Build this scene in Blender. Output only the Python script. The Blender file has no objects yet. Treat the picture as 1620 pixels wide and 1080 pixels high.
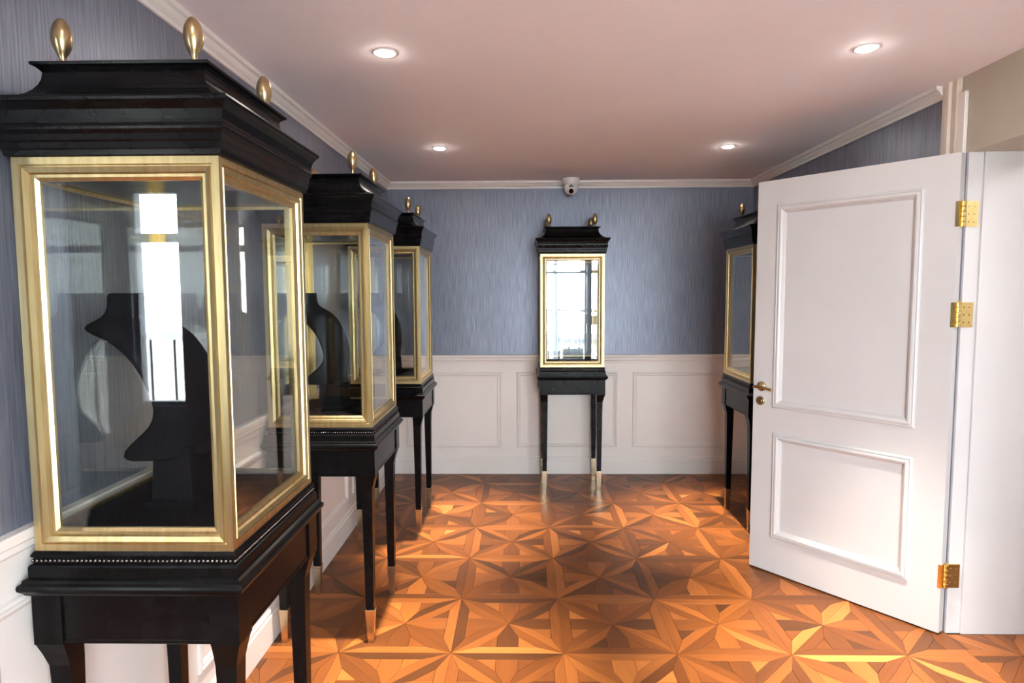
import bpy, bmesh, math, random
from mathutils import Vector, Matrix, Euler
random.seed(7)
S = bpy.context.scene
COL = S.collection

# ------------------------------------------------------------------ camera
CAM_F, CAM_PITCH, CAM_YAW, CAM_ROLL, CAM_H = 997.2, 0.0768, 0.0174, -0.0043, 1.5
def cam_axes():
    cy, sy, cp, sp = math.cos(CAM_YAW), math.sin(CAM_YAW), math.cos(CAM_PITCH), math.sin(CAM_PITCH)
    fw = Vector((-sy*cp, cy*cp, -sp)); r = Vector((cy, sy, 0)); u = r.cross(fw)
    cr, sr = math.cos(CAM_ROLL), math.sin(CAM_ROLL)
    return cr*r + sr*u, -sr*r + cr*u, fw
CR, CU, CF = cam_axes()
cd = bpy.data.cameras.new('camera'); cam = bpy.data.objects.new('camera', cd); COL.objects.link(cam)
cd.sensor_width = 36.0; cd.sensor_fit = 'HORIZONTAL'; cd.lens = CAM_F/1620*36.0
cd.clip_start = 0.02; cd.clip_end = 400
M = Matrix.Identity(4)
for i in range(3):
    M[i][0] = CR[i]; M[i][1] = CU[i]; M[i][2] = -CF[i]
M[0][3], M[1][3], M[2][3] = 0, 0, CAM_H
cam.matrix_world = M
S.camera = cam
def project(p):
    d = Vector(p) - Vector((0, 0, CAM_H)); z = d.dot(CF)
    if z < 0.05: return None
    return 810 + CAM_F*d.dot(CR)/z, 540 - CAM_F*d.dot(CU)/z

# ------------------------------------------------------------------ world, lights, exposure
SKY_STRENGTH = 15.0
SPOT_POWER = 345.0
CORRIDOR_POWER = 12.0
w = bpy.data.worlds.new('overcast_sky'); S.world = w; w.use_nodes = True
bg = w.node_tree.nodes['Background']; bg.inputs['Color'].default_value = (0.86, 0.95, 1.0, 1); bg.inputs['Strength'].default_value = SKY_STRENGTH
vs = S.view_settings
vs.view_transform = 'Standard'; vs.look = 'None'; vs.exposure = 1.28; vs.gamma = 1.0; vs.use_curve_mapping = False
S.cycles.max_bounces = 14; S.cycles.diffuse_bounces = 6; S.cycles.glossy_bounces = 6
S.cycles.transparent_max_bounces = 24; S.cycles.transmission_bounces = 8
S.cycles.sample_clamp_indirect = 8.0

H = 2.394; D = 5.161; XL = -1.10; XR = 1.853; YB = -1.2
WINDOWS = [(0.15, 1.075, 0.35, 2.12), (1.125, 1.72, 0.35, 2.12), (-2.42, -2.10, 0.80, 2.15)]
def portal(x0, x1, z0, z1):
    ld = bpy.data.lights.new('sky_portal', 'AREA'); ld.shape = 'RECTANGLE'; ld.size = x1-x0; ld.size_y = z1-z0
    ld.cycles.is_portal = True
    o = bpy.data.objects.new('sky_portal', ld); COL.objects.link(o)
    o.location = ((x0+x1)/2, YB-0.16, (z0+z1)/2); o.rotation_euler = (math.radians(90), 0, 0)
    # area lights shine along -Z: rotate so -Z points to +Y
for wn in WINDOWS: portal(*wn)

# ------------------------------------------------------------------ materials
def srgb(r, g, b):
    f = lambda c: (c/255/12.92) if c/255 <= 0.04045 else ((c/255+0.055)/1.055)**2.4
    return (f(r), f(g), f(b), 1)
def mat(name, col=(0.5, 0.5, 0.5, 1), rough=0.5, metal=0.0, coat=0.0, spec=0.5):
    m = bpy.data.materials.new(name); m.use_nodes = True
    b = m.node_tree.nodes['Principled BSDF']
    b.inputs['Base Color'].default_value = col; b.inputs['Roughness'].default_value = rough
    b.inputs['Metallic'].default_value = metal; b.inputs['Coat Weight'].default_value = coat
    b.inputs['Specular IOR Level'].default_value = spec
    return m
def N(m, t, **kw):
    n = m.node_tree.nodes.new(t)
    for k, v in kw.items(): setattr(n, k, v)
    return n
def L(m, a, b): m.node_tree.links.new(a, b)
def noise_vary(m, c1, c2, scale=(1, 1, 1), nscale=5.0, detail=3.0, bump=0.0, coord='Object', lo=0.35, hi=0.65):
    tc = N(m, 'ShaderNodeTexCoord'); mp = N(m, 'ShaderNodeMapping'); mp.inputs['Scale'].default_value = scale
    nz = N(m, 'ShaderNodeTexNoise'); nz.inputs['Scale'].default_value = nscale; nz.inputs['Detail'].default_value = detail
    rp = N(m, 'ShaderNodeValToRGB'); rp.color_ramp.elements[0].position = lo; rp.color_ramp.elements[1].position = hi
    rp.color_ramp.elements[0].color = c1; rp.color_ramp.elements[1].color = c2
    b = m.node_tree.nodes['Principled BSDF']
    L(m, tc.outputs[coord], mp.inputs['Vector']); L(m, mp.outputs['Vector'], nz.inputs['Vector'])
    L(m, nz.outputs['Fac'], rp.inputs['Fac']); L(m, rp.outputs['Color'], b.inputs['Base Color'])
    if bump:
        bp = N(m, 'ShaderNodeBump'); bp.inputs['Strength'].default_value = bump; bp.inputs['Distance'].default_value = 0.002
        L(m, nz.outputs['Fac'], bp.inputs['Height']); L(m, bp.outputs['Normal'], b.inputs['Normal'])
    return m

M_white = noise_vary(mat('white_satin_paint', rough=0.38), srgb(226, 220, 216), srgb(231, 226, 223), nscale=3)
M_door = noise_vary(mat('white_door_lacquer', rough=0.35), srgb(199, 197, 198), srgb(204, 202, 203), nscale=2)
M_ceil = noise_vary(mat('ceiling_paint', rough=0.8), srgb(240, 237, 243), srgb(243, 240, 246), nscale=2)
M_paper = noise_vary(mat('blue_grey_wallpaper', rough=0.40, metal=0.45), srgb(108, 113, 128), srgb(136, 141, 158), scale=(60, 60, 2.0), nscale=3.0, detail=5, bump=0.25)
M_beige = noise_vary(mat('overdoor_beige', rough=0.5), srgb(176, 168, 154), srgb(182, 174, 160), nscale=3)  # even greyish beige for the strip above the doorway
M_casing = noise_vary(mat('pale_beige_paint', rough=0.45), srgb(214, 203, 190), srgb(220, 209, 196), nscale=3)
M_bead = noise_vary(mat('gunmetal_bead', rough=0.18, metal=1.0), (0.16, 0.15, 0.15, 1), (0.22, 0.21, 0.21, 1), nscale=30)
M_black = noise_vary(mat('black_lacquer', rough=0.25, spec=0.13), (0.003, 0.003, 0.0035, 1), (0.005, 0.005, 0.0055, 1), nscale=20)
M_velvet = noise_vary(mat('black_velvet', rough=0.95, spec=0.1), (0.005, 0.005, 0.006, 1), (0.009, 0.009, 0.010, 1), nscale=150)
def brushed(name, c1, c2, rough, scale=(4, 4, 120)):
    m = mat(name, rough=rough, metal=1.0); noise_vary(m, c1, c2, scale=scale, nscale=2.0, detail=4, lo=0.25, hi=0.75); return m
M_brass = brushed('brushed_brass', (0.48, 0.365, 0.17, 1), (0.66, 0.525, 0.28, 1), 0.36, scale=(40, 40, 3))
M_bronze = brushed('brushed_champagne_metal', (0.55, 0.45, 0.30, 1), (0.66, 0.56, 0.40, 1), 0.26, scale=(60, 60, 4))
M_finial = brushed('aged_brass', (0.40, 0.30, 0.15, 1), (0.52, 0.41, 0.23, 1), 0.28, scale=(60, 60, 4))
M_hinge = brushed('polished_brass', (0.80, 0.60, 0.22, 1), (0.90, 0.72, 0.34, 1), 0.22, scale=(20, 20, 20))
M_handle = brushed('antique_brass', (0.42, 0.31, 0.15, 1), (0.52, 0.40, 0.21, 1), 0.25, scale=(20, 20, 20))
M_frame = noise_vary(mat('grey_window_frame', rough=0.4), srgb(120, 124, 135), srgb(130, 134, 145), nscale=4)
M_iron = noise_vary(mat('dark_iron', rough=0.5), (0.02, 0.02, 0.022, 1), (0.03, 0.03, 0.032, 1), nscale=20)
M_stone = noise_vary(mat('pale_stone', rough=0.8), srgb(205, 200, 195), srgb(225, 220, 215), nscale=6)
M_facade = noise_vary(mat('pale_render', rough=0.9), srgb(222, 214, 208), srgb(234, 228, 224), nscale=2)
M_plastic = noise_vary(mat('white_plastic', rough=0.35), srgb(228, 226, 226), srgb(234, 232, 232), nscale=8)
M_lens = noise_vary(mat('dark_lens', rough=0.08), (0.004, 0.004, 0.005, 1), (0.008, 0.008, 0.01, 1), nscale=8)
M_joint = noise_vary(mat('dark_floor_joint', rough=0.8), (0.03, 0.015, 0.008, 1), (0.05, 0.025, 0.012, 1), nscale=30)
M_plainwood = noise_vary(mat('plain_wood', rough=0.4), (0.20, 0.085, 0.03, 1), (0.30, 0.13, 0.045, 1), scale=(2, 30, 30), nscale=2)

def make_glass(name, tint=(0.97, 0.98, 0.97, 1), ior=1.5):
    m = bpy.data.materials.new(name); m.use_nodes = True; nt = m.node_tree; nt.nodes.clear()
    out = nt.nodes.new('ShaderNodeOutputMaterial'); mx = nt.nodes.new('ShaderNodeMixShader')
    tr = nt.nodes.new('ShaderNodeBsdfTransparent'); tr.inputs['Color'].default_value = tint
    gl = nt.nodes.new('ShaderNodeBsdfGlossy'); gl.inputs['Roughness'].default_value = 0.0; gl.inputs['Color'].default_value = (1, 1, 1, 1)
    fr = nt.nodes.new('ShaderNodeFresnel'); geo = nt.nodes.new('ShaderNodeNewGeometry')
    mr = nt.nodes.new('ShaderNodeMapRange'); mr.inputs['To Min'].default_value = ior; mr.inputs['To Max'].default_value = 1/ior
    nt.links.new(geo.outputs['Backfacing'], mr.inputs['Value']); nt.links.new(mr.outputs['Result'], fr.inputs['IOR'])
    nt.links.new(fr.outputs['Fac'], mx.inputs['Fac']); nt.links.new(tr.outputs[0], mx.inputs[1]); nt.links.new(gl.outputs[0], mx.inputs[2])
    nt.links.new(mx.outputs[0], out.inputs['Surface'])
    return m
M_glass = make_glass('case_glass')
M_pane = make_glass('window_glass')
def emit(name, col, s):
    m = mat(name, (0.8, 0.8, 0.8, 1), 0.5); b = m.node_tree.nodes['Principled BSDF']
    b.inputs['Emission Color'].default_value = col; b.inputs['Emission Strength'].default_value = s; return m
M_lamp = emit('lit_lamp_lens', (1.0, 0.92, 0.82, 1), 85.0)

def make_wood():
    m = mat('oak_parquet', rough=0.36, spec=0.3)
    b = m.node_tree.nodes['Principled BSDF']
    uv = N(m, 'ShaderNodeUVMap'); uv.uv_map = 'grain'
    mp = N(m, 'ShaderNodeMapping'); mp.inputs['Scale'].default_value = (6, 90, 1)
    nz = N(m, 'ShaderNodeTexNoise'); nz.inputs['Scale'].default_value = 1.0; nz.inputs['Detail'].default_value = 5; nz.inputs['Roughness'].default_value = 0.6
    mp2 = N(m, 'ShaderNodeMapping'); mp2.inputs['Scale'].default_value = (2.2, 14, 1)
    nz2 = N(m, 'ShaderNodeTexNoise'); nz2.inputs['Scale'].default_value = 1.0; nz2.inputs['Detail'].default_value = 3
    at = N(m, 'ShaderNodeAttribute'); at.attribute_name = 'tone'
    rp = N(m, 'ShaderNodeValToRGB'); cr = rp.color_ramp
    cr.elements[0].position = 0.0; cr.elements[0].color = (0.080, 0.029, 0.010, 1)
    cr.elements[1].position = 1.0; cr.elements[1].color = (0.64, 0.255, 0.068, 1)
    for p, c in [(0.3, (0.18, 0.055, 0.013, 1)), (0.6, (0.34, 0.110, 0.024, 1)), (0.85, (0.50, 0.178, 0.042, 1))]:
        e = cr.elements.new(p); e.color = c
    m1 = N(m, 'ShaderNodeMath', operation='MULTIPLY_ADD'); m1.inputs[1].default_value = 0.22
    m2 = N(m, 'ShaderNodeMath', operation='MULTIPLY_ADD'); m2.inputs[1].default_value = 0.22
    m3 = N(m, 'ShaderNodeMath', operation='SUBTRACT'); m3.inputs[1].default_value = 0.22
    L(m, uv.outputs['UV'], mp.inputs['Vector']); L(m, mp.outputs['Vector'], nz.inputs['Vector'])
    L(m, uv.outputs['UV'], mp2.inputs['Vector']); L(m, mp2.outputs['Vector'], nz2.inputs['Vector'])
    L(m, nz.outputs['Fac'], m1.inputs[0]); L(m, at.outputs['Fac'], m1.inputs[2])
    L(m, nz2.outputs['Fac'], m2.inputs[0]); L(m, m1.outputs[0], m2.inputs[2])
    L(m, m2.outputs[0], m3.inputs[0]); L(m, m3.outputs[0], rp.inputs['Fac']); L(m, rp.outputs['Color'], b.inputs['Base Color'])
    bp = N(m, 'ShaderNodeBump'); bp.inputs['Strength'].default_value = 0.08; bp.inputs['Distance'].default_value = 0.001
    L(m, nz.outputs['Fac'], bp.inputs['Height']); L(m, bp.outputs['Normal'], b.inputs['Normal'])
    return m
M_wood = make_wood()

# ------------------------------------------------------------------ mesh helpers
def obj(name, bm, m, parent=None, smooth=False, loc=None, rotz=None, recalc=True):
    if recalc: bmesh.ops.recalc_face_normals(bm, faces=bm.faces[:])
    me = bpy.data.meshes.new(name); bm.to_mesh(me); bm.free()
    if smooth:
        for p in me.polygons: p.use_smooth = True
    o = bpy.data.objects.new(name, me); COL.objects.link(o)
    if m: me.materials.append(m)
    if parent: o.parent = parent
    if loc: o.location = loc
    if rotz is not None: o.rotation_euler = (0, 0, rotz)
    return o
def empty(name, loc=(0, 0, 0), rotz=0):
    o = bpy.data.objects.new(name, None); COL.objects.link(o); o.location = loc; o.rotation_euler = (0, 0, rotz)
    o.empty_display_size = 0.1; return o
def tag(o, label=None, cat=None, group=None, kind=None):
    if label: o['label'] = label
    if cat: o['category'] = cat
    if group: o['group'] = group
    if kind: o['kind'] = kind
    return o
def box(bm, x0, x1, y0, y1, z0, z1, bev=0.0):
    vs_ = [bm.verts.new(p) for p in [(x0, y0, z0), (x1, y0, z0), (x1, y1, z0), (x0, y1, z0), (x0, y0, z1), (x1, y0, z1), (x1, y1, z1), (x0, y1, z1)]]
    fs = [bm.faces.new([vs_[i] for i in f]) for f in [(3, 2, 1, 0), (4, 5, 6, 7), (0, 1, 5, 4), (1, 2, 6, 5), (2, 3, 7, 6), (3, 0, 4, 7)]]
    if bev:
        es = list({e for f in fs for e in f.edges})
        bmesh.ops.bevel(bm, geom=es, offset=bev, segments=2, profile=0.5, affect='EDGES')
def rings(bm, hx, hy, prof, cx=0, cy=0, cap=True):
    """stack of rectangles: prof = [(o, z)], half sizes hx+o, hy+o"""
    prev = None
    for o_, z in prof:
        r = [bm.verts.new((cx+sx*(hx+o_), cy+sy*(hy+o_), z)) for sx, sy in ((-1, -1), (1, -1), (1, 1), (-1, 1))]
        if prev:
            for i in range(4): bm.faces.new((prev[i], prev[(i+1) % 4], r[(i+1) % 4], r[i]))
        elif cap: bm.faces.new(r[::-1])
        prev = r
    if cap: bm.faces.new(prev)
def frame(bm, x0, x1, z0, z1, prof, T=None, closed=True, fill=None):
    """mitred picture frame in the XZ plane facing -Y; prof = [(inset, outward)]"""
    T = T or (lambda x, y, z: (x, y, z))
    loops = []
    for d_, e in prof:
        loops.append([bm.verts.new(T(x, -e, z)) for x, z in ((x0+d_, z0+d_), (x1-d_, z0+d_), (x1-d_, z1-d_), (x0+d_, z1-d_))])
    n = len(loops)
    for k in range(n if closed else n-1):
        a, b = loops[k], loops[(k+1) % n]
        for i in range(4): bm.faces.new((a[i], a[(i+1) % 4], b[(i+1) % 4], b[i]))
def lathe(bm, prof, seg=20, c=(0, 0, 0), T=None):
    T = T or (lambda x, y, z: (x, y, z))
    prev = None
    for r, z in prof:
        if r < 1e-6: cur = [bm.verts.new(T(c[0], c[1], c[2]+z))]
        else: cur = [bm.verts.new(T(c[0]+r*math.cos(2*math.pi*i/seg), c[1]+r*math.sin(2*math.pi*i/seg), c[2]+z)) for i in range(seg)]
        if prev:
            if len(prev) == 1 and len(cur) > 1:
                for i in range(seg): bm.faces.new((prev[0], cur[i], cur[(i+1) % seg]))
            elif len(cur) == 1 and len(prev) > 1:
                for i in range(seg): bm.faces.new((prev[i], prev[(i+1) % seg], cur[0]))
            else:
                for i in range(seg): bm.faces.new((prev[i], prev[(i+1) % seg], cur[(i+1) % seg], cur[i]))
        prev = cur
def extrude_profile(bm, prof, p0, p1, out, up=(0, 0, 1)):
    """profile [(outward, height)] swept straight from p0 to p1, capped"""
    p0, p1, out, up = Vector(p0), Vector(p1), Vector(out), Vector(up)
    a = [bm.verts.new(p0+out*o_+up*z) for o_, z in prof]; b = [bm.verts.new(p1+out*o_+up*z) for o_, z in prof]
    n = len(prof)
    for i in range(n): bm.faces.new((a[i], a[(i+1) % n], b[(i+1) % n], b[i]))
    bm.faces.new(a[::-1]); bm.faces.new(b)
def tube(bm, pts, rads, seg=12):
    pts = [Vector(p) for p in pts]; prev = None
    for i, p in enumerate(pts):
        t = (pts[min(i+1, len(pts)-1)]-pts[max(i-1, 0)]).normalized()
        ref = Vector((0, 0, 1)) if abs(t.z) < 0.9 else Vector((1, 0, 0))
        a = t.cross(ref).normalized(); b = t.cross(a)
        cur = [bm.verts.new(p+(a*math.cos(2*math.pi*k/seg)+b*math.sin(2*math.pi*k/seg))*rads[i]) for k in range(seg)]
        if prev:
            for k in range(seg): bm.faces.new((prev[k], prev[(k+1) % seg], cur[(k+1) % seg], cur[k]))
        else: bm.faces.new(cur[::-1])
        prev = cur
    bm.faces.new(prev)
def struct(name, bm, m, label, parent=None, **kw):
    o = obj(name, bm, m, parent, **kw); tag(o, label, None, None, 'structure'); return o
BM = bmesh.new

# ------------------------------------------------------------------ room shell
T_W = 0.12
AX = -2.7; AY = 1.15              # the bay that opens beside the camera
bm = BM(); box(bm, XL-T_W, XL, AY, D, 0, H)
wall_left = struct('wall_left', bm, M_paper, 'long wall with grey striped paper over white panelling behind three cabinets')
bm = BM(); box(bm, XL-T_W, XR+0.35, D, D+T_W, 0, H)
wall_back = struct('wall_back', bm, M_paper, 'end wall with blue grey striped paper over white panelling')
bm = BM(); box(bm, XR, XR+0.35, 2.712, D, 0, H)
wall_right = struct('wall_right', bm, M_paper, 'dark papered wall behind the open white door')
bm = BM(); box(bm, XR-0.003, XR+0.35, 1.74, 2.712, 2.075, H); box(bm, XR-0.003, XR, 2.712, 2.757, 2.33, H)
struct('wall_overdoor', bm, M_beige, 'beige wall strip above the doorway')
bm = BM(); box(bm, XR, XR+0.35, YB-T_W, 1.74, 0, H)
struct('wall_doorside', bm, M_paper, 'papered wall on the near side of the doorway')
bm = BM(); box(bm, AX, XL-T_W, AY, AY+T_W, 0, H)
struct('wall_bay', bm, M_paper, 'short papered return wall of the side bay')
bm = BM(); box(bm, AX-T_W, AX, YB-T_W, AY+T_W, 0, H)
struct('wall_outer', bm, M_paper, 'papered end wall of the side bay')
bm = BM(); xs = sorted(WINDOWS)
edge = AX
for x0, x1, z0, z1 in xs:
    box(bm, edge, x0, YB-T_W, YB, 0, H); box(bm, x0, x1, YB-T_W, YB, 0, z0); box(bm, x0, x1, YB-T_W, YB, z1, H); edge = x1
box(bm, edge, XR, YB-T_W, YB, 0, H)
struct('wall_front', bm, M_paper, 'papered window wall behind the viewer')
bm = BM(); box(bm, AX-T_W, 3.6, YB-T_W, D+T_W, H, H+0.1)
struct('ceiling', bm, M_ceil, 'plain pale ceiling with recessed spotlights')
bm = BM(); box(bm, AX-T_W, 3.6, YB-T_W, D+T_W, -0.12, -0.005)
floor = struct('floor', bm, M_joint, 'orange brown star pattern parquet floor')
# corridor beyond the doorway
bm = BM(); box(bm, 3.5, 3.6, 0.4, 3.6, 0, H)
struct('wall_corridor', bm, M_white, 'white corridor wall beyond the doorway')
bm = BM(); box(bm, XR+0.35, 3.5, 3.5, 3.6, 0, H)
struct('wall_corridor_end', bm, M_white, 'white end wall of the corridor')
bm = BM(); box(bm, XR+0.35, 3.5, 0.4, 0.5, 0, H)
struct('wall_corridor_start', bm, M_white, 'white start wall of the corridor')

# ---- wainscot
PANEL_PROF = [(0, 0), (0.003, 0.009), (0.011, 0.012), (0.016, 0.006), (0.024, 0.007), (0.034, 0.001), (0.034, 0)]
RAIL_PROF = [(0, 0.925), (0.010, 0.925), (0.012, 0.945), (0.018, 0.952), (0.018, 0.966), (0.026, 0.972), (0.028, 0.990), (0.024, 0.994), (0, 0.994)]
BASE_PROF = [(0, 0), (0.016, 0), (0.016, 0.118), (0.012, 0.124), (0.012, 0.138), (0.006, 0.146), (0, 0.148)]
CROWN_PROF = [(0, 2.338), (0.008, 2.338), (0.010, 2.350), (0.020, 2.358), (0.030, 2.374), (0.040, 2.378), (0.042, 2.394), (0, 2.394)]
def wains(wall, p0, p1, out, panels, tag_side, n):
    p0, p1, out = Vector(p0), Vector(p1), Vector(out); d_ = (p1-p0).normalized(); ln = (p1-p0).length
    bm = BM(); extrude_profile(bm, [(0, 0), (0.004, 0), (0.004, 0.93), (0, 0.93)], p0, p1, out); obj('wainscot', bm, M_white, wall)
    bm = BM(); extrude_profile(bm, RAIL_PROF, p0, p1, out); obj('chair_rail', bm, M_white, wall)
    for s0, s1 in panels:
        bm = BM()
        T = lambda x, y, z: tuple(p0 + d_*x + out*(0.004 - y) + Vector((0, 0, z)))
        frame(bm, s0, s1, 0.222, 0.852, PANEL_PROF, T, closed=False); obj('panel_moulding', bm, M_white, wall)
    bm = BM(); extrude_profile(bm, BASE_PROF, p0, p1, out)
    struct('baseboard_'+tag_side, bm, M_white, 'white baseboard along the %s wall' % {'left': 'cabinet row', 'back': 'end', 'right': 'door side'}[tag_side])
    bm = BM(); extrude_profile(bm, CROWN_PROF, p0, p1, out)
    struct('trim_%d' % n, bm, M_white, 'white crown moulding along the %s wall' % {'left': 'cabinet row', 'back': 'end', 'right': 'door side'}[tag_side])
wains(wall_left, (XL, AY, 0), (XL, D, 0), (1, 0, 0), [(0.06, 0.73), (0.86, 1.68), (1.81, 2.66), (2.79, 3.90)], 'left', 1)
wains(wall_back, (XL, D, 0), (XR, D, 0), (0, -1, 0), [(0.136, 0.919), (1.045, 1.875), (2.0, 2.773)], 'back', 2)
wains(wall_right, (XR, 2.865, 0), (XR, D, 0), (-1, 0, 0), [(0.10, 1.05), (1.17, 2.15)], 'right', 3)

# ---- door frame (casing, jamb)
bm = BM()
extrude_profile(bm, [(0, 0), (0.012, 0), (0.018, 0.014), (0.012, 0.024), (0.012, 0.05), (0.020, 0.06), (0.020, 0.085), (0.014, 0.095), (0.014, 0.108), (0, 0.108)], (XR, 2.755, 0), (XR, 2.755, H), (-1, 0, 0), (0, 1, 0))
struct('trim_4', bm, M_casing, 'beige door casing rising to the ceiling')
bm = BM(); box(bm, XR-0.016, XR, 2.715, 2.755, 0, 2.33, 0.003)
struct('trim_5', bm, M_white, 'white upright strip beside the door hinges')
bm = BM(); box(bm, XR+0.002, XR+0.062, 2.700, 2.712, 0, 2.075); box(bm, XR+0.062, XR+0.35, 2.690, 2.712, 0, 2.075, 0.002)
struct('trim_6', bm, M_door, 'white door jamb and reveal lining')

# ---- windows in the wall behind the camera
for k, (x0, x1, z0, z1) in enumerate(WINDOWS):
    wd = empty('window_%d' % (k+1), ((x0+x1)/2, YB-0.06, z0)); tag(wd, 'grey framed tall window pane looking onto the balcony, number %s from the doorway' % ['second', 'first', 'third'][k], kind='structure')
    hw = (x1-x0)/2; fw_ = 0.028 if hw > 0.1 else 0.012
    bm = BM(); hgt = z1-z0
    frame(bm, -hw, hw, 0, hgt, [(0, -0.03), (0, 0.03), (fw_, 0.03), (fw_, -0.03)])
    obj('window_frame', bm, M_frame, wd)
    bm = BM(); box(bm, -hw+fw_, hw-fw_, -0.025, 0.025, 1.85-z0-0.025, 1.85-z0+0.025); obj('transom', bm, M_frame, wd)
    if hw > 0.3:
        bm = BM(); box(bm, -0.012, 0.012, -0.02, 0.02, fw_, 1.80-z0); obj('mullion', bm, M_frame, wd)
    bm = BM(); box(bm, -hw+fw_, hw-fw_, -0.003, 0.003, fw_, hgt-fw_); obj('pane', bm, M_pane, wd)
# balcony and street beyond the windows
bm = BM(); box(bm, -3.2, 2.4, YB-1.3, YB-T_W-0.01, -0.12, 0.06); struct('balcony_floor', bm, M_stone, 'pale stone balcony outside the windows')
rl = tag(empty('balcony_railing', (-0.4, YB-1.15, 0.06)), 'white railing with slim bars on the balcony outside', 'railing')
bm = BM(); box(bm, -2.7, 2.7, -0.025, 0.025, 1.08, 1.13); obj('handrail', bm, M_white, rl)
bm = BM(); box(bm, -2.7, 2.7, -0.012, 0.012, 0.08, 0.11); obj('bottom_rail', bm, M_iron, rl)
b0 = None
for i in range(28):
    x = -2.6+i*0.193
    if b0 is None:
        bm = BM(); lathe(bm, [(0, 0), (0.010, 0), (0.010, 0.3), (0.02, 0.4), (0.010, 0.5), (0.010, 1.08), (0, 1.08)], 8); b0 = obj('baluster', bm, M_iron, rl); b0.location.x = x
    else:
        c = b0.copy(); COL.objects.link(c); c.location.x = x
sg = tag(empty('street_sign', (1.9, -6.5, -3.0)), 'dark street sign on a thin post outside', 'sign')
bm = BM(); tube(bm, [(0, 0, 0), (0, 0, 5.2)], [0.03, 0.03], 10); obj('post', bm, M_iron, sg)
bm = BM(); box(bm, -0.28, 0.28, 0.04, 0.08, 3.7, 3.92, 0.01); obj('sign_plate', bm, M_iron, sg)
for i, x in enumerate((0.9, 2.8, -3.4)):
    lp = tag(empty('lamp_post', (x, -8.0-i, -3.0)), ['slim grey lamp post outside beside the street sign', 'slim grey lamp post outside by the house corner', 'slim grey lamp post outside the bay window'][i], 'lamp post')
    bm = BM(); tube(bm, [(0, 0, 0), (0, 0, 3.8), (0, 0, 6.6)], [0.09, 0.06, 0.05], 10); obj('post', bm, M_frame, lp)
    bm = BM(); lathe(bm, [(0, 6.6), (0.16, 6.62), (0.12, 6.9), (0, 6.95)], 12); obj('lamp_head', bm, M_iron, lp)
bm = BM(); box(bm, -40, 40, -60, -3.2, -3.2, -3.0); struct('ground', bm, M_stone, 'pale street below the balcony')
hs = tag(empty('house', (0, -22, -3.0)), 'pale rendered house across the street', 'house')
bm = BM(); box(bm, -12, 12, -3, 0, 0, 2.0); obj('wall', bm, M_facade, hs)
for i in range(9):
    bm = BM(); box(bm, -11+i*2.6, -10+i*2.6, -0.02, 0.04, 0.4, 1.7, 0.02); obj('window', bm, M_iron, hs)
bm = BM(); box(bm, -12.2, 12.2, -3.2, 0.3, 2.0, 2.2); obj('roof', bm, M_frame, hs)

# ------------------------------------------------------------------ parquet floor
TX, TY, TP = 0.1667, 2.5251, 0.4725
SW = 0.092; HW = SW/2; C8 = math.tan(math.radians(22.5)); PT = HW/C8
half = TP/2
def clip_poly(poly, x0, x1, y0, y1):
    def cl(p, ax, v, keep_gt):
        out = []
        for i in range(len(p)):
            a, b = p[i], p[(i+1) % len(p)]
            ia = (a[ax] >= v) if keep_gt else (a[ax] <= v); ib = (b[ax] >= v) if keep_gt else (b[ax] <= v)
            if ia: out.append(a)
            if ia != ib:
                t = (v-a[ax])/(b[ax]-a[ax]); out.append((a[0]+t*(b[0]-a[0]), a[1]+t*(b[1]-a[1])))
        return out
    for ax, v, g in ((0, x0, True), (0, x1, False), (1, y0, True), (1, y1, False)):
        poly = cl(poly, ax, v, g)
        if len(poly) < 3: return None
    q = [poly[0]]
    for p in poly[1:]:
        if math.hypot(p[0]-q[-1][0], p[1]-q[-1][1]) > 1e-4: q.append(p)
    if math.hypot(q[0][0]-q[-1][0], q[0][1]-q[-1][1]) < 1e-4: q.pop()
    return q if len(q) >= 3 else None
def area(p): return abs(sum(p[i][0]*p[(i+1) % len(p)][1]-p[(i+1) % len(p)][0]*p[i][1] for i in range(len(p))))/2
def inset(p, d_):
    n = len(p); s = sum(p[i][0]*p[(i+1) % n][1]-p[(i+1) % n][0]*p[i][1] for i in range(n))
    if s < 0: p = p[::-1]
    out = []
    for i in range(n):
        a, b, c = Vector(p[i-1]), Vector(p[i]), Vector(p[(i+1) % n])
        e1 = (b-a).normalized(); e2 = (c-b).normalized(); n1 = Vector((-e1.y, e1.x)); n2 = Vector((-e2.y, e2.x))
        den = 1+n1.dot(n2); q = b+(n1+n2)*(d_/max(den, 0.25)); out.append((q.x, q.y))
    return out
pieces = []   # (kind, polygon, grain angle)
def xf(pts, ox, oy, ang):
    c, s = math.cos(ang), math.sin(ang); return [(ox+c*x-s*y, oy+s*x+c*y) for x, y in pts]
strip_full = lambda Ln: [(0, 0), (PT, -HW), (Ln-PT, -HW), (Ln, 0), (Ln-PT, HW), (PT, HW)]
half_strip = [(0, 0), (PT, -HW), (half-HW, -HW), (half-HW, HW), (PT, HW)]
diag = half*math.sqrt(2)
tri = [(PT, HW), (half-HW, HW), (half-HW, half-HW-(PT-HW))]
tri = [(PT, HW), (half-HW, HW), (half-HW, (half-HW)-(PT-HW))]
RECTS = [(XL, XR, AY, D), (AX, XR, YB, AY), (XR, XR+0.35, 1.74, 2.69)]
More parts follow.
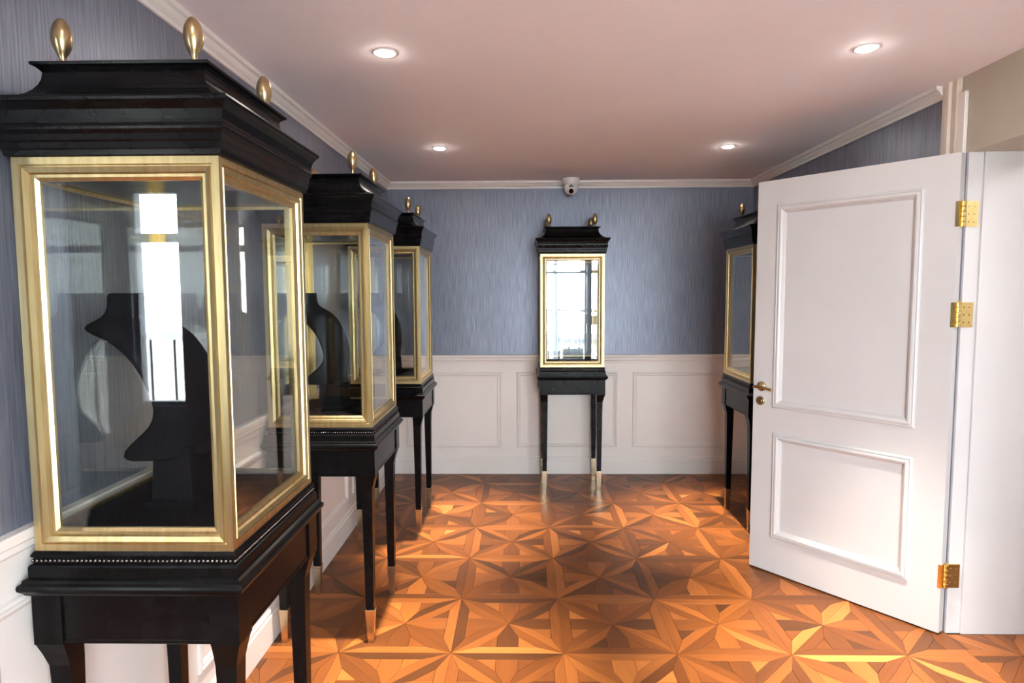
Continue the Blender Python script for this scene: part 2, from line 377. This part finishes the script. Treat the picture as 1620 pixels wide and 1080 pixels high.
for i in range(-7, 6):
    for j in range(-9, 7):
        ax, ay = TX+i*TP, TY+j*TP
        loc = []
        for an in (0, math.pi/2):
            for sg_ in (1, -1):
                loc.append(('border', xf([(0, 0), (TP, 0), (TP-PT, sg_*HW), (PT, sg_*HW)], ax, ay, an), an))
        bx, by = ax+half, ay+half
        for k in range(4):
            a = k*math.pi/2
            loc.append(('block', xf(half_strip, bx, by, a), a))
            for sg_ in (1, -1):
                loc.append(('diagonal', xf([(0, 0), (diag, 0), (diag-PT, sg_*HW), (PT, sg_*HW)], bx, by, a+math.pi/4), a+math.pi/4))
            loc.append(('triangle', xf(tri, bx, by, a), a if random.random() < 0.5 else a+math.pi/2))
            loc.append(('triangle', xf([(y, x) for x, y in tri], bx, by, a), a if random.random() < 0.5 else a+math.pi/2))
        for kd, pl, an in loc:
            for R in RECTS:
                q = clip_poly(pl, *R)
                if q and area(q) > 2e-4: pieces.append((kd, q, an))
def piece_rank(q):
    P = [project((x, y, 0)) for x, y in q]
    if any(p is None for p in P): return 0
    if max(p[0] for p in P) < 380 or min(p[0] for p in P) > 1620 or min(p[1] for p in P) > 1080: return 0
    return area(P)
ranked = sorted(pieces, key=lambda t: -piece_rank(t[1]))
count = {'border': 0, 'block': 0, 'diagonal': 0, 'triangle': 0}
def add_piece(bm, q, an, uvl, tl):
    tone = random.gauss(0.60, 0.13); tone = min(0.98, max(0.12, tone))
    if random.random() < 0.09: tone = random.uniform(0.1, 0.3)
    dz = random.uniform(-0.0002, 0.0002)
    a = inset(q, 0.0005); b = inset(q, 0.0013)
    v0 = [bm.verts.new((x, y, -0.005)) for x, y in a]; v1 = [bm.verts.new((x, y, -0.0008+dz)) for x, y in a]; v2 = [bm.verts.new((x, y, dz)) for x, y in b]
    n = len(a); fs = [bm.faces.new(v2)]
    for A_, B_ in ((v0, v1), (v1, v2)):
        for i in range(n): fs.append(bm.faces.new((A_[i], A_[(i+1) % n], B_[(i+1) % n], B_[i])))
    c, s = math.cos(an), math.sin(an); ou, ov = random.uniform(0, 50), random.uniform(0, 50)
    for f in fs:
        for lp in f.loops:
            x, y = lp.vert.co.x, lp.vert.co.y
            lp[uvl].uv = (ou+c*x+s*y, ov-s*x+c*y)
            lp[tl] = (tone, tone, tone, 1)
def new_wood_bm():
    bm = BM(); return bm, bm.loops.layers.uv.new('grain'), bm.loops.layers.color.new('tone')
rest = {k: new_wood_bm() for k in count}
for kd, q, an in ranked:
    if count[kd] < 300 and piece_rank(q) > 0:
        bm, u_, t_ = new_wood_bm(); add_piece(bm, q, an, u_, t_)
        obj('parquet_'+{'border': 'border_strip', 'block': 'block', 'diagonal': 'diagonal_strip', 'triangle': 'triangle'}[kd], bm, M_wood, floor, recalc=False); count[kd] += 1
    else: add_piece(rest[kd][0], q, an, rest[kd][1], rest[kd][2])
for kd in rest:
    o = obj('parquet_%ss' % kd, rest[kd][0], M_wood, floor, recalc=False); o['kind'] = 'stuff'
bm = BM(); box(bm, XR+0.35, 3.5, 0.5, 3.5, -0.005, 0.0); struct('floor_corridor', bm, M_plainwood, 'plain wood corridor floor beyond the doorway')

# ------------------------------------------------------------------ display cabinets
GZ0, GZ1 = 0.945, 1.785
GOLD_PROF = [(0, 0), (0.015, 0), (0.017, -0.004), (0.019, -0.004), (0.021, 0.0), (0.031, -0.004), (0.034, -0.010), (0.040, -0.010), (0.047, -0.015), (0.047, -0.022), (0.022, -0.022)]
def leg_bm(hx, hy, sx, sy):
    """square tapered leg; hx, hy: outer half sizes of apron corner"""
    bm = BM()
    # (outer offset from the gold box corner, width, z)
    st = [(-0.015, 0.033, 0.148), (-0.010, 0.044, 0.62), (-0.008, 0.047, 0.68), (0.000, 0.055, 0.712), (0.007, 0.062, 0.735), (0.009, 0.064, 0.737), (0.009, 0.064, 0.848)]
    prev = None
    for o_, wd, z in st:
        ox, oy = sx*(hx+o_), sy*(hy+o_); ix, iy = ox-sx*wd, oy-sy*wd
        r = [bm.verts.new(p) for p in ((ix, iy, z), (ox, iy, z), (ox, oy, z), (ix, oy, z))]
        if prev:
            for i in range(4): bm.faces.new((prev[i], prev[(i+1) % 4], r[(i+1) % 4], r[i]))
        else: bm.faces.new(r)
        prev = r
    bm.faces.new(prev)
    return bm
def cap_bm(hx, hy, sx, sy):
    bm = BM(); cx, cy = sx*(hx-0.0315), sy*(hy-0.0315)
    rings(bm, 0.0, 0.0, [(0.012, 0.0), (0.0125, 0.004), (0.0185, 0.138), (0.0200, 0.140), (0.0200, 0.149), (0.0170, 0.150)], cx, cy)
    return bm
def make_cabinet(name, loc, rotz, W, label, Dp=0.435):
    """local +X faces the aisle; W along local Y, Dp along local X"""
    t = tag(empty(name, loc, rotz), label, 'display cabinet', 'black and brass jewellery cabinets')
    hx, hy = Dp/2, W/2
    for sx in (-1, 1):
        for sy in (-1, 1):
            lg = obj('leg', leg_bm(hx, hy, sx, sy), M_black, t)
            obj('foot_cap', cap_bm(hx, hy, sx, sy), M_bronze, lg)
    # apron: four recessed rails between the leg blocks plus a bottom bead
    bm = BM(); rings(bm, hx, hy, [(0.004, 0.738), (0.006, 0.740), (0.006, 0.746), (0.004, 0.748), (0.004, 0.850)])
    obj('apron', bm, M_black, t)
    bm = BM(); rings(bm, hx, hy, [(0.010, 0.848), (0.016, 0.852), (0.020, 0.858), (0.026, 0.864), (0.0275, 0.870), (0.026, 0.876), (0.020, 0.880), (0.019, 0.886), (0.012, 0.889)])
    obj('top_moulding', bm, M_black, t)
    bm = BM(); rings(bm, hx, hy, [(0.011, 0.887), (0.011, 0.912), (0.009, 0.916), (0.003, 0.919), (0.003, 0.931), (0.007, 0.934), (0.007, 0.938), (0.002, 0.945)])
    obj('plinth', bm, M_black, t)
    bm = BM()
    def bead(x, y):
        bmesh.ops.create_icosphere(bm, subdivisions=1, radius=0.0045, matrix=Matrix.Translation((x, y, 0.925)))
    nx, ny = int(round((Dp+0.008)/0.0098)), int(round((W+0.008)/0.0098))
    for i in range(nx+1):
        for s in (-1, 1): bead(-hx-0.004+(Dp+0.008)*i/nx, s*(hy+0.004))
    for i in range(1, ny):
        for s in (-1, 1): bead(s*(hx+0.004), -hy-0.004+(W+0.008)*i/ny)
    o = obj('bead_trim', bm, M_bead, t, smooth=True); o['kind'] = 'stuff'
    # glazed brass case: one mitred frame with its pane on each side
    for side in range(4):
        bm = BM(); bg_ = BM()
        if side == 0: hw, T = hy, (lambda x, y, z: (hx-y, x, z))
        elif side == 1: hw, T = hx, (lambda x, y, z: (-x, hy-y, z))
        elif side == 2: hw, T = hy, (lambda x, y, z: (-hx+y, -x, z))
        else: hw, T = hx, (lambda x, y, z: (x, -hy+y, z))
        frame(bm, -hw, hw, GZ0, GZ1, GOLD_PROF, T, closed=True)
        fr = obj('case_frame', bm, M_brass, t)
        v = []
        for y in (0.0150, 0.0195):
            v.append([bg_.verts.new(T(x, y, z)) for x, z in ((-hw+0.046, GZ0+0.046), (hw-0.046, GZ0+0.046), (hw-0.046, GZ1-0.046), (-hw+0.046, GZ1-0.046))])
        bg_.faces.new(v[0]); bg_.faces.new(v[1][::-1])
        for i in range(4): bg_.faces.new((v[0][i], v[0][(i+1) % 4], v[1][(i+1) % 4], v[1][i]))
        obj('pane', bg_, M_glass, fr)
    bm = BM(); rings(bm, hx, hy, [(-0.024, 0.946), (-0.024, 0.983), (-0.026, 0.985)]); obj('display_floor', bm, M_velvet, t)
    bm = BM(); rings(bm, hx, hy, [(-0.024, 1.745), (-0.024, 1.784)]); obj('case_lid', bm, M_black, t)
    pr = [(0.002, 1.785), (0.008, 1.787), (0.010, 1.797), (0.012, 1.800), (0.012, 1.812), (0.015, 1.816), (0.015, 1.828), (0.018, 1.832), (0.021, 1.836), (0.022, 1.841), (0.020, 1.846), (0.0185, 1.849), (0.019, 1.856), (0.024, 1.874), (0.032, 1.886), (0.0365, 1.890), (0.038, 1.895), (0.0365, 1.900), (0.030, 1.902)]
    for k in range(1, 9):            # concave roof sweep
        a = k/8*math.pi/2; pr.append((0.030-0.074*math.sin(a), 1.902+0.068*(1-math.cos(a))))
    pr += [(-0.042, 1.973), (-0.036, 1.979), (-0.029, 1.982), (-0.028, 1.987), (-0.030, 1.989)]
    bm = BM(); rings(bm, hx, hy, pr); obj('cornice', bm, M_black, t)
    f0 = None
    for sx in (-1, 1):
        for sy in (-1, 1):
            px, py = sx*(hx-0.075), sy*(hy-0.066)
            if f0 is None:
                bm = BM()
                lathe(bm, [(0, 0), (0.012, 0), (0.012, 0.004), (0.0068, 0.007), (0.0064, 0.014), (0.0078, 0.020), (0.0122, 0.028), (0.0168, 0.038), (0.0196, 0.049), (0.0204, 0.060), (0.0196, 0.071), (0.0172, 0.081), (0.0132, 0.090), (0.0082, 0.0965), (0.0035, 0.0997), (0, 0.1005)], 20)
                f0 = obj('finial', bm, M_finial, t, smooth=True); f0.location = (px, py, 1.989)
            else:
                c = f0.copy(); COL.objects.link(c); c.location = (px, py, 1.989)
    return t
VX = -0.8445
LBL = ['first black and brass display cabinet in the wall row, biggest in view',
       'second black and brass display cabinet in the wall row, between two others',
       'third black and brass display cabinet in the wall row, beside the end wall',
       'black and brass display cabinet standing alone at middle of the end wall',
       'black and brass display cabinet half hidden behind the open white door']
CY = [1.565, 2.825, 4.085]
for k in range(3): make_cabinet('display_cabinet', (VX, CY[k], 0), 0, 0.50, LBL[k])
make_cabinet('display_cabinet', (0.368, 4.905, 0), -math.pi/2, 0.475, LBL[3])
make_cabinet('display_cabinet', (XR-0.2555, 4.075, 0), math.pi, 0.50, LBL[4])

# necklace busts inside the row
def make_bust(loc, label):
    t = tag(empty('necklace_bust', loc), label, 'necklace bust', 'black velvet necklace busts')
    rows = [(1.505, -0.085, -0.172, 0.042), (1.480, -0.084, -0.170, 0.042), (1.455, -0.082, -0.172, 0.046), (1.440, -0.070, -0.178, 0.068), (1.428, -0.050, -0.186, 0.108), (1.416, -0.030, -0.172, 0.126), (1.402, -0.014, -0.138, 0.128), (1.385, 0.0, -0.103, 0.128),
            (1.342, 0.024, -0.057, 0.130), (1.286, 0.043, -0.030, 0.130), (1.228, 0.048, -0.014, 0.124), (1.190, 0.047, -0.034, 0.116), (1.165, 0.046, -0.066, 0.108), (1.123, 0.044, -0.118, 0.100), (1.100, 0.043, -0.112, 0.096)]
    bm = BM(); prev = None; n = 16
    for z, fu, eu, wd in rows:
        cur = []
        for k in range(n+1):
            a = -math.pi/2+math.pi*k/n
            cur.append(bm.verts.new((eu+(fu-eu)*math.cos(a)**0.8 if abs(math.cos(a)) > 1e-6 else eu, wd*math.sin(a), z-0.985)))
        if prev:
            for k in range(n): bm.faces.new((prev[k], prev[k+1], cur[k+1], cur[k]))
        prev = cur
    o = obj('bust_shell', bm, M_velvet, t, smooth=True)
    sm = o.modifiers.new('thickness', 'SOLIDIFY'); sm.thickness = 0.006; sm.offset = 0
    ss = o.modifiers.new('smooth', 'SUBSURF'); ss.levels = 1; ss.render_levels = 1
    bm = BM(); rings(bm, 0.050, 0.075, [(0.012, 0.0), (0.012, 0.012), (0.002, 0.016), (0, 0.020), (-0.006, 0.145)], -0.012, 0)
    obj('pedestal', bm, M_velvet, t)
BL = ['black necklace bust inside the first glass cabinet of the wall row', 'black necklace bust inside the second glass cabinet of the wall row', 'black necklace bust inside the third glass cabinet of the wall row']
for k in range(3): make_bust((VX, CY[k], 0.985), BL[k])

# ------------------------------------------------------------------ open door
dv = Vector((-0.633, 0.774)); rz = math.atan2(dv.y, dv.x)
DW, DH, DT = 0.905, 2.072, 0.045
door = tag(empty('door_1', (1.813, 2.684, 0), rz), 'open white two panel door with brass lever handle', kind='structure')
PAN = [(0.127, 0.795, 0.893, 1.946), (0.127, 0.787, 0.198, 0.764)]
# slab with recessed fields: front face is local +Y at y=0
bm = BM()
def slab():
    xs_ = [0, PAN[0][0]+0.03, PAN[0][1]-0.03, DW]; zs = [0.008, PAN[1][2]+0.03, PAN[1][3]-0.03, PAN[0][2]+0.03, PAN[0][3]-0.03, DH]
    for a in range(3):
        for b in range(5):
            rec = (a == 1 and b in (1, 3)); dpt = 0.008 if rec else 0
            box(bm, xs_[a], xs_[a+1], -DT+dpt, -dpt, zs[b], zs[b+1])
slab(); bmesh.ops.remove_doubles(bm, verts=bm.verts[:], dist=1e-5)
obj('door_leaf', bm, M_door, door)
DOORP = [(0, 0), (0.003, 0.007), (0.009, 0.010), (0.014, 0.006), (0.018, 0.013), (0.026, 0.014), (0.034, 0.008), (0.042, -0.004), (0.046, -0.008)]
for s in (1, -1):
    for x0, x1, z0, z1 in PAN:
        bm = BM()
        frame(bm, x0, x1, z0, z1, DOORP, (lambda x, y, z: (x, -y, z)) if s == 1 else (lambda x, y, z: (x, -DT+y, z)), closed=False)
        obj('panel_moulding', bm, M_door, door)
# handle set
def lathe_y(bm, prof, x, z, seg=24, y0=0.0, s=1):
    lathe(bm, prof, seg, (0, 0, 0), lambda a, b, c: (x+a, y0+s*c, z+b))
for s, y0 in ((1, 0.0), (-1, -DT)):
    bm = BM(); lathe_y(bm, [(0, 0), (0.026, 0), (0.026, 0.004), (0.023, 0.008), (0.017, 0.010), (0.012, 0.014), (0.010, 0.030), (0, 0.030)], 0.858, 1.000, y0=y0, s=s)
    hd = obj('handle', bm, M_handle, door, smooth=True)
    bm = BM(); y = y0+s*0.036
    tube(bm, [(0.888, y, 1.000), (0.880, y, 1.000), (0.858, y, 1.001), (0.835, y, 1.000), (0.810, y-s*0.002, 0.995), (0.788, y-s*0.004, 0.990), (0.778, y-s*0.004, 0.991)], [0.005, 0.0085, 0.0095, 0.0085, 0.0075, 0.007, 0.004], 12)
    obj('lever', bm, M_handle, hd, smooth=True)
    bm = BM(); lathe_y(bm, [(0, 0), (0.024, 0), (0.024, 0.004), (0.021, 0.007), (0.013, 0.007), (0.012, 0.012), (0, 0.012)], 0.863, 0.922, y0=y0, s=s)
    lk = obj('lock_rose', bm, M_handle, door)
    bm = BM(); lo, hi = sorted((y0+s*0.012, y0+s*0.0135)); box(bm, 0.8615, 0.8645, lo, hi, 0.914, 0.930); obj('keyhole', bm, M_lens, lk)
# hinges: knuckle on the outer corner, one leaf on the door edge, one on the jamb
kx, ky = 1.838, 2.690
inv = Matrix.Rotation(-rz, 4, 'Z')
def to_local(x, y): v = inv @ Vector((x-1.813, y-2.684, 0)); return v.x, v.y
for zc in (1.820, 1.400, 0.262):
    hg = None
    bm = BM(); lx, ly = to_local(kx, ky)
    for k in range(5):
        z0 = zc-0.0525+k*0.021
        lathe(bm, [(0, z0), (0.0085, z0), (0.0095, z0+0.002), (0.0095, z0+0.0185), (0.0085, z0+0.0205), (0, z0+0.0205)], 12, (lx, ly, 0))
    lathe(bm, [(0, zc+0.0525), (0.006, zc+0.0525), (0.007, zc+0.057), (0, zc+0.061)], 12, (lx, ly, 0))
    hg = obj('hinge', bm, M_hinge, door, smooth=False)
    bm = BM()
    pts = [(kx+0.006, ky+0.002), (1.898, ky+0.002), (1.898, ky+0.0095), (kx+0.006, ky+0.0095)]
    a = [bm.verts.new((*to_local(*p), zc-0.0525)) for p in pts]; b = [bm.verts.new((*to_local(*p), zc+0.0525)) for p in pts]
    for i in range(4): bm.faces.new((a[i], a[(i+1) % 4], b[(i+1) % 4], b[i]))
    bm.faces.new(a[::-1]); bm.faces.new(b)
    obj('hinge_leaf', bm, M_hinge, hg)
    bm = BM(); box(bm, -0.003, 0.0005, -0.040, 0.0015, zc-0.0525, zc+0.0525); box(bm, 0.0005, 0.012, 0.0, 0.0015, zc-0.0525, zc+0.0525); obj('hinge_leaf', bm, M_hinge, hg)
    bm = BM()
    for q in (-0.032, 0.0, 0.032):
        for dx in (0.022, 0.044):
            X, Y = kx+dx, ky+0.002
            lathe(bm, [(0, 0), (0.004, 0), (0.003, 0.0012), (0, 0.0014)], 8, (0, 0, 0), lambda a_, b_, c_: (*to_local(X+a_, Y-c_), zc+q+b_))
    obj('screws', bm, M_handle, hg)['kind'] = 'stuff'

# ------------------------------------------------------------------ ceiling fittings
DL = [(-0.512, 2.415, 'bright recessed ceiling spotlight above the gap between first and second cabinets'),
      (1.268, 2.420, 'bright recessed ceiling spotlight in front of the hinged side of the door'),
      (-0.512, 3.965, 'small bright ceiling spotlight beside the third cabinet of the wall row'),
      (1.266, 3.985, 'small bright ceiling spotlight in front of the cabinet behind the door')]
ADDED_SPOTS = [(-0.512, 0.85), (1.268, 0.85), (-0.512, -0.7), (1.268, -0.7), (-1.9, 0.1)]  # unseen spotlights added behind the camera; their floor bounce brightens the ceiling
for k, (x, y, lb) in enumerate(DL + [(a, b, 'added fill spotlight in the ceiling behind the viewer, %s' % c) for (a, b), c in zip(ADDED_SPOTS, ('beside the bay', 'beside the doorway', 'by the third window', 'by the first window', 'inside the side bay'))]):
    t = tag(empty('downlight', (x, y, H)), lb, 'ceiling light', 'recessed ceiling spotlights')
    bm = BM(); lathe(bm, [(0.034, -0.001), (0.035, -0.0035), (0.043, -0.003), (0.046, -0.001), (0.046, 0.0)], 28); obj('trim_ring', bm, M_plastic, t, smooth=True)
    bm = BM(); lathe(bm, [(0, -0.0110), (0.012, -0.0105), (0.022, -0.0090), (0.030, -0.0060), (0.034, -0.002)], 28); obj('lens', bm, M_lamp, t, smooth=True)
    ld = bpy.data.lights.new('spot', 'SPOT'); ld.energy = SPOT_POWER; ld.color = (1.0, 0.88, 0.74); ld.spot_size = math.radians(46); ld.spot_blend = 1.0; ld.shadow_soft_size = 0.028
    lo = bpy.data.objects.new('spot', ld); COL.objects.link(lo); lo.parent = t; lo.location = (0, 0, -0.035)
ld = bpy.data.lights.new('corridor_lamp', 'AREA'); ld.energy = CORRIDOR_POWER; ld.size = 0.5; ld.color = (1.0, 0.97, 0.94)
lo = bpy.data.objects.new('corridor_lamp', ld); COL.objects.link(lo); lo.location = (2.8, 1.4, H-0.02)

# dome security camera
t = tag(empty('security_camera', (0.381, 5.045, H)), 'white dome security camera on the ceiling above the end wall', 'security camera')
bm = BM(); lathe(bm, [(0, 0), (0.066, 0), (0.068, -0.006), (0.067, -0.040), (0.060, -0.050), (0, -0.050)], 28); obj('mount', bm, M_plastic, t, smooth=True)
bm = BM(); c0 = Vector((0, 0, -0.075))
bmesh.ops.create_uvsphere(bm, u_segments=28, v_segments=18, radius=0.056, matrix=Matrix.Translation(c0)); ey = obj('eyeball', bm, M_plastic, t, smooth=True)
ax_ = Vector((-0.02, -0.86, -0.5)).normalized(); R3 = ax_.to_track_quat('Z', 'Y').to_matrix().to_4x4(); R3.translation = c0
TT = lambda x, y, z: tuple(R3 @ Vector((x, y, z)))
bm = BM(); lathe(bm, [(0, 0.050), (0.019, 0.053), (0.019, 0.058), (0.015, 0.060), (0.010, 0.0585), (0, 0.0605)], 20, (0, 0, 0), TT); obj('lens', bm, M_lens, ey, smooth=True)
bm = BM(); lathe(bm, [(0, 0), (0.02, 0.001), (0.021, 0.003), (0, 0.004)], 4, (0, 0.032, 0.044), TT); obj('infrared_window', bm, M_frame, ey)
